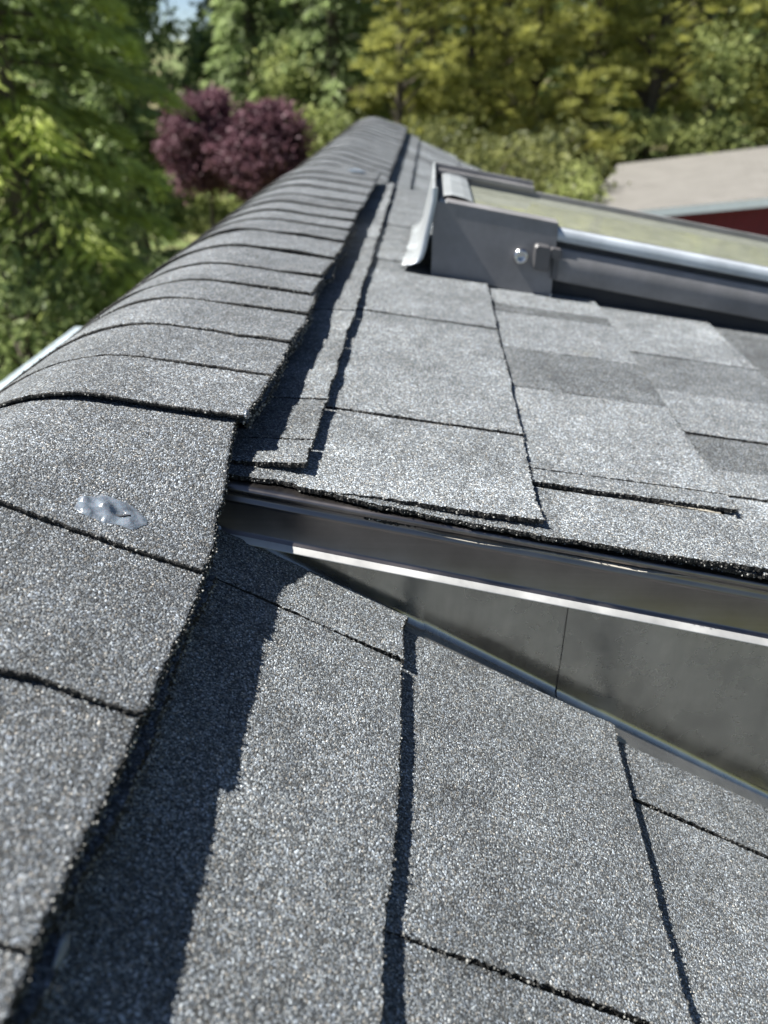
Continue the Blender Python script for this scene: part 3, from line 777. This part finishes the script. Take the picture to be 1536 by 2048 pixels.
def clumpy(px, dist, parts_, m, seed, label, cat, name, group=None, leaf=.06, nclump=160, per=60, base=None, trunk=True, aspect=.5, csz=.22, tuft=False, tdark=0.0, trunks=1, tr=.09):
    """tree or shrub: parts_ = list of ellipsoids (dx, dy, z, rx, rz) relative to the base; foliage in clumps spread through them"""
    r = R_(seed); x, y = px if isinstance(px, tuple) else pos(px, dist); gz = ground_z(x, y) if base is None else base
    root = empty(name, (x, y, gz), label, cat, group)
    cs = []; us = []; vs = []; ts = []; mb = MB(); cen = []
    tot = sum(p[3] ** 2 for p in parts_)
    for (dx, dy, z, rx, rz) in parts_:
        n = max(6, int(nclump * rx ** 2 / tot))
        d = rnd_dirs(n, r); q = r.uniform(.35, 1.05, n) ** .6
        c = d * q[:, None] * [rx, rx, rz] * (1 + .24 * np.sin(d[:, :1] * 5 + seed) * np.cos(d[:, 2:] * 6)) + [dx, dy, z]
        cen.append(c)
        for ci in c:
            k = per; s = csz * r.uniform(.6, 1.4)
            off = r.normal(size=(k, 3)) * [s, s, s * .6]
            if tuft:
                dd = rnd_dirs(k, r); dd[:, 2] = np.abs(dd[:, 2]) * .8; off = dd * s * r.uniform(.3, 1.1, (k, 1)); u = dd
            else: u = rnd_dirs(k, r)
            sd = np.cross(u, rnd_dirs(k, r)); sd /= np.linalg.norm(sd, axis=1)[:, None] + 1e-9
            sz = leaf * r.uniform(.6, 1.3, (k, 1))
            cs.append(ci + off); us.append(u * sz); vs.append(sd * sz * aspect)
            ts.append(np.clip(r.uniform(.15, .85) + r.normal(size=k) * .15 - tdark, 0, 1))
    if trunk:
        top = max(p[2] for p in parts_); low = min(p[2] - p[4] * .5 for p in parts_)
        for q in range(trunks):
            ox = (q - (trunks - 1) / 2) * .5
            tube(mb, [(ox * .4 + r.normal() * .02, r.normal() * .02, top * k) for k in np.linspace(0, 1, 6)], [tr * (1 - .75 * k) for k in np.linspace(0, 1, 6)])
        allc = np.concatenate(cen)
        for ci in allc[r.permutation(len(allc))[:min(60, len(allc))]]:
            z0 = max(low * .7, ci[2] - .5 * math.hypot(ci[0], ci[1]) - .2)
            limb(mb, (0, 0, max(.1, z0)), ci, tr * .35, .008)
        mb.build('trunk', [M['bark']], root)
    quads(np.concatenate(cs), np.concatenate(us), np.concatenate(vs), 'crown', m, np.concatenate(ts), root)
    return root

# left: the big pale-tipped hemlock beside the roof and the dark conifers behind it
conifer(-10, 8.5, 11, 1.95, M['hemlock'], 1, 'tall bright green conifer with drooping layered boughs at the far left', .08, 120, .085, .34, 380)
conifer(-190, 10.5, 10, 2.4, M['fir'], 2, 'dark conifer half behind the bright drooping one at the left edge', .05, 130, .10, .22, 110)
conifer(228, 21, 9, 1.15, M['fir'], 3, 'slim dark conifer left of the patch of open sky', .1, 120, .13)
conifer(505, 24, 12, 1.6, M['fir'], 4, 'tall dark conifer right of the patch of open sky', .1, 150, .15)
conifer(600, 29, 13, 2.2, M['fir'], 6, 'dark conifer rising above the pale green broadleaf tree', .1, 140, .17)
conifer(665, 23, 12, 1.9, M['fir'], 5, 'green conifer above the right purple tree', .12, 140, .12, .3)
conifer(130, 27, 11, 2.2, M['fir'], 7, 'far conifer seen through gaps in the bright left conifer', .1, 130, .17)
# purple plums
def plum(px, py, dist, rx, rz, seed, label, n=420):
    x, y, z = pix(px, py, dist); g = ground_z(x, y); c = z - g
    clumpy((x, y), dist, [(0, 0, c, rx, rz), (.12 * rx, 0, c + .28 * rz, rx * .7, rz * .72), (-.15 * rx, 0, c - .2 * rz, rx * .8, rz * .75)],
           M['plum'], seed, label, 'tree', 'plum_tree', 'purple-leaved trees beyond the ridge', leaf=.05, nclump=n, per=80, csz=.12, tr=.07)
plum(408, 290, 19.5, .93, 1.08, 11, 'purple-leaved round tree, the taller left one of the two')
plum(526, 306, 18.5, .96, 1.0, 12, 'purple-leaved round tree, the right one, nearest the ridge peak')
plum(722, 205, 27, .38, .4, 13, 'tiny distant purple-leaved tree just above the ridge peak', 60)
# broadleaf trees and shrubs behind and beside the plums
def shrub(px, dist, py, rx, rz, m, seed, label, leaf=.07, name='shrub', cat='shrub', n=110, per=60, csz=.2, trunk=True):
    x, y, z = pix(px, py, dist); g = ground_z(x, y); c = max(z - g, rz * .7)
    return clumpy((x, y), dist, [(0, 0, c, rx, rz), (.3 * rx, 0, c * .55, rx * .9, rz * .8), (-.4 * rx, .1, c * .5, rx * .8, rz * .7)], M[m], seed, label, cat, name,
                  'shrubs and small trees around the garden', leaf=leaf, nclump=n, per=per, csz=csz, trunk=trunk, tr=.05)
shrub(575, 22.5, 160, .55, .65, 'shrub', 21, 'pale green broadleaf tree above the right purple tree', name='broadleaf_tree', cat='tree')
shrub(290, 22, 320, .6, 1.0, 'shrub2', 22, 'grey-green shrub just left of the left purple tree')
shrub(650, 20, 275, .8, .6, 'shrub', 23, 'yellow-green shrub between right purple tree and ridge peak')
shrub(480, 22.5, 385, 1.6, .6, 'shrub', 24, 'low yellow-green shrub under the purple trees')
shrub(710, 24, 235, 1.0, .5, 'shrub', 25, 'yellow-green shrub directly behind the ridge peak')
shrub(30, 7.0, 640, .55, .5, 'shrub2', 26, 'pale green shrub at the left edge above the gutter', leaf=.04, n=90, csz=.12)
shrub(150, 10, 500, .8, .6, 'shrub2', 27, 'dark green shrub below the bright left conifer', leaf=.05, csz=.16)
shrub(300, 12.5, 590, .5, .4, 'shrub2', 28, 'small round green shrub beside the pale ground patch')
shrub(90, 8.0, 620, .6, .5, 'shrub2', 29, 'dark green shrub just above the end of the gutter', leaf=.045, csz=.15)
# right: olive pines with open dark gaps
def pine(px, dist, h, rad, zlow, seed, label, n=150, m='pine', leaf=.10, tr=.13):
    r = R_(seed + 500); x, y = pos(px, dist); g = ground_z(x, y); p = []
    z = max(.5, zlow - g)
    while z < h:
        q = (z - (zlow - g)) / (h - (zlow - g)); w_ = rad * (1 - .55 * q) * r.uniform(.75, 1.1); a = r.random() * 6.28
        p.append((math.cos(a) * w_ * .55, math.sin(a) * w_ * .55, z, w_ * .62, .30 + .14 * r.random())); z += r.uniform(.22, .42)
    clumpy(px, dist, p, M[m], seed, label, 'pine', 'pine_tree', 'pines on the right behind the roof', leaf=leaf, nclump=int(n * 2.4), per=64, aspect=.14, csz=.24, tuft=True, tr=tr)
pine(800, 21, 9, 2.2, -3.4, 31, 'olive pine just right of the ridge peak', 190)
pine(945, 23, 10, 2.2, -3.2, 32, 'olive pine behind the raised end of the skylight', 190)
pine(1075, 24, 9, 2.3, -2.8, 33, 'olive pine behind the pane of the skylight', 190)
pine(1190, 23, 9, 2.0, -2.6, 34, 'olive pine behind the left corner of the beige roof', 180)
pine(1318, 23.5, 10, 1.9, -.3, 35, 'olive pine with a bare dark trunk above the beige roof', 120, tr=.20)
pine(1440, 25, 10, 2.6, -2.2, 36, 'olive pine behind the right half of the beige roof', 190)
pine(1600, 26, 10, 2.6, -2.0, 37, 'olive pine cut off by the right edge of the photo', 180)
pine(1010, 30, 12, 2.8, -2.4, 38, 'far olive pine in the gap between two nearer ones', 170, leaf=.13)
pine(860, 29, 12, 2.6, -2.8, 39, 'far olive pine above the ridge peak', 170, leaf=.13)
pine(1370, 31, 12, 2.8, -2.0, 40, 'far olive pine filling the gap beside the bare trunk', 180, leaf=.13)
shrub(1440, 22.5, 130, .7, .8, 'shrub', 41, 'bright green broadleaf tree between pines at the upper right', name='broadleaf_tree', cat='tree', n=80)
shrub(1300, 22.5, 262, .55, .3, 'shrub', 42, 'bright green low branch-like shrub above the left corner of the beige roof', n=70)
shrub(1090, 16.5, 340, 1.2, .7, 'olive', 43, 'green shrub left of the beige roof corner')
shrub(1000, 12, 370, .8, .5, 'olive', 44, 'olive-green shrub between the skylight corner and the pines', leaf=.05)
shrub(1130, 15.0, 385, .5, .45, 'shrub', 45, 'yellow-green shrub in front of the beige roof corner', leaf=.05, n=70)
shrub(880, 14, 320, .9, .6, 'olive', 46, 'olive-green shrub low behind the far roof edge', leaf=.06)

# far wood that closes the view, one mass
def wood():
    r = R_(77); cs = []; us = []; vs = []; ts = []
    for px in range(-500, 2200, 42):
        if 330 < px < 415: continue
        dist = r.uniform(36, 46); x, y = pos(px, dist); g = ground_z(x, y); h = r.uniform(9.5, 13); 
        if 320 < px < 430: h = 4.3
        for _ in range(75):
            q = r.random() ** .8; a = r.random() * 6.28; w_ = 1.9 * (1 - q) ** .6 * r.uniform(.4, 1)
            c = np.array([x + w_ * math.cos(a), y + w_ * math.sin(a), g + h * q]); k = 34
            cs.append(c + r.normal(size=(k, 3)) * [.45, .45, .25]); u = rnd_dirs(k, r); u[:, 2] -= .3
            sd = np.cross(u, rnd_dirs(k, r)); us.append(u * .22); vs.append(sd * .10); ts.append(np.clip(r.uniform(.1, .7) + r.normal(size=k) * .12, 0, 1))
    o = quads(np.concatenate(cs), np.concatenate(us), np.concatenate(vs), 'woodland', M['fir'], np.concatenate(ts), None)
    tag(o, 'far dark wood closing the view behind all the trees', 'woodland', None, 'stuff')
wood()

# ---------------------------------------------------------------- red barn with a beige roof
def barn():
    vx, vy = .2759, .9612                          # along the eave, going away
    ux, uy = vy, -vx                               # across, towards the ridge at the right
    A = np.array([2.46, 13.453, 0])                # near left corner of the roof
    def W(s, t, z): return (A[0] + ux * s + vx * t, A[1] + uy * s + vy * t, z)
    gz = -4.6; ze, pitch, half, Ln = -2.22, .15, 4.6, 7.62; zr = ze + pitch * half
    root = empty('barn', (float(A[0]), float(A[1]), gz), 'red building with a low-pitched beige roof beyond the skylight, at the right', 'building')
    org = (float(A[0]), float(A[1]), gz)
    def bb(mb, name, m, par, smooth=False):
        mb.v = [(a - org[0], b - org[1], c - org[2]) for a, b, c in mb.v]; return mb.build(name, m, par, smooth)
    mr, t, b = mat('beige_worn_shingles'); co = N(t, 'ShaderNodeTexCoord').outputs['Object']
    c = ramp(t, noise(t, co, 2.2, 6, .7).outputs['Fac'], [(.3, (.125, .119, .108)), (.7, (.175, .167, .154))])
    c2 = ramp(t, noise(t, co, 40, 3, .7).outputs['Fac'], [(.3, .8), (.7, 1.15)])
    t.links.new(mixc(t, 'MULTIPLY', 1, c.outputs[0], c2.outputs[0]), b.inputs['Base Color']); b.inputs['Roughness'].default_value = .9
    mw = metal('dark_red_boards', (.20, .022, .028), .7, 0, .15, (1, 1, .1), .004, 30)
    mf = metal('pale_fascia_paint', (.42, .47, .52), .5, 0, .05)
    mb = MB(); nrow = 30
    for k in range(nrow):
        s0, s1 = k / nrow * half, (k + 1) / nrow * half + .01
        z0, z1 = ze + pitch * s0, ze + pitch * s1
        p = [W(s0, 0, z0 + .007), W(s0, Ln, z0 + .007), W(s1, Ln, z1 + .001), W(s1, 0, z1 + .001), W(s0, 0, z0 - .02), W(s0, Ln, z0 - .02), W(s1, Ln, z1 - .03), W(s1, 0, z1 - .03)]
        mb.add(p, [(0, 3, 2, 1), (4, 5, 6, 7), (0, 1, 5, 4), (0, 4, 7, 3), (1, 2, 6, 5)])
    p = [W(half, 0, zr), W(half, Ln, zr), W(2 * half, Ln, ze), W(2 * half, 0, ze)]
    mb.add(p + [(a, b_, c_ - .04) for a, b_, c_ in p], [(0, 3, 2, 1), (4, 5, 6, 7), (0, 4, 7, 3), (1, 2, 6, 5), (3, 7, 6, 2)])
    bb(mb, 'roof', [mr], root)
    mb = MB()
    for (sa, za, sb, zb) in ((-.02, ze - .003, half, zr), (half, zr, 2 * half + .02, ze - .003)):
        p = [W(sa, -.005, za), W(sb, -.005, zb), W(sb, -.005, zb - .12), W(sa, -.005, za - .12)]
        q = [W(sa, .035, za - .032), W(sb, .035, zb - .032), W(sb, .035, zb - .12), W(sa, .035, za - .12)]
        mb.add(p + q, [(3, 2, 1, 0), (4, 5, 6, 7), (0, 1, 5, 4), (2, 3, 7, 6), (0, 4, 7, 3), (1, 2, 6, 5)])
    bb(mb, 'fascia', [mf], root)
    mb = MB(); o_ = .25
    prof = [(o_, gz), (2 * half - o_, gz), (2 * half - o_, ze), (half, zr - .05), (o_, ze)]
    v = [W(s_, .16, z) for s_, z in prof] + [W(s_, Ln - .2, z) for s_, z in prof]
    mb.add(v, [(4, 3, 2, 1, 0), (5, 6, 7, 8, 9)] + [(i, (i + 1) % 5, (i + 1) % 5 + 5, i + 5) for i in (0, 1, 4)])
    for k in range(34):                            # lapped boards on the gable wall
        z = gz + k * .1
        top = max(0, min(half - o_, (z + .1 - ze) / pitch)) if z + .1 > ze else 0
        if z + .1 > zr - .1: break
        a, b_ = o_ + top, 2 * half - o_ - top
        mb.add([W(a, .135, z), W(b_, .135, z), W(b_, .158, z + .1), W(a, .158, z + .1)], [(0, 1, 2, 3)])
    bb(mb, 'wall', [mw], root)
barn()
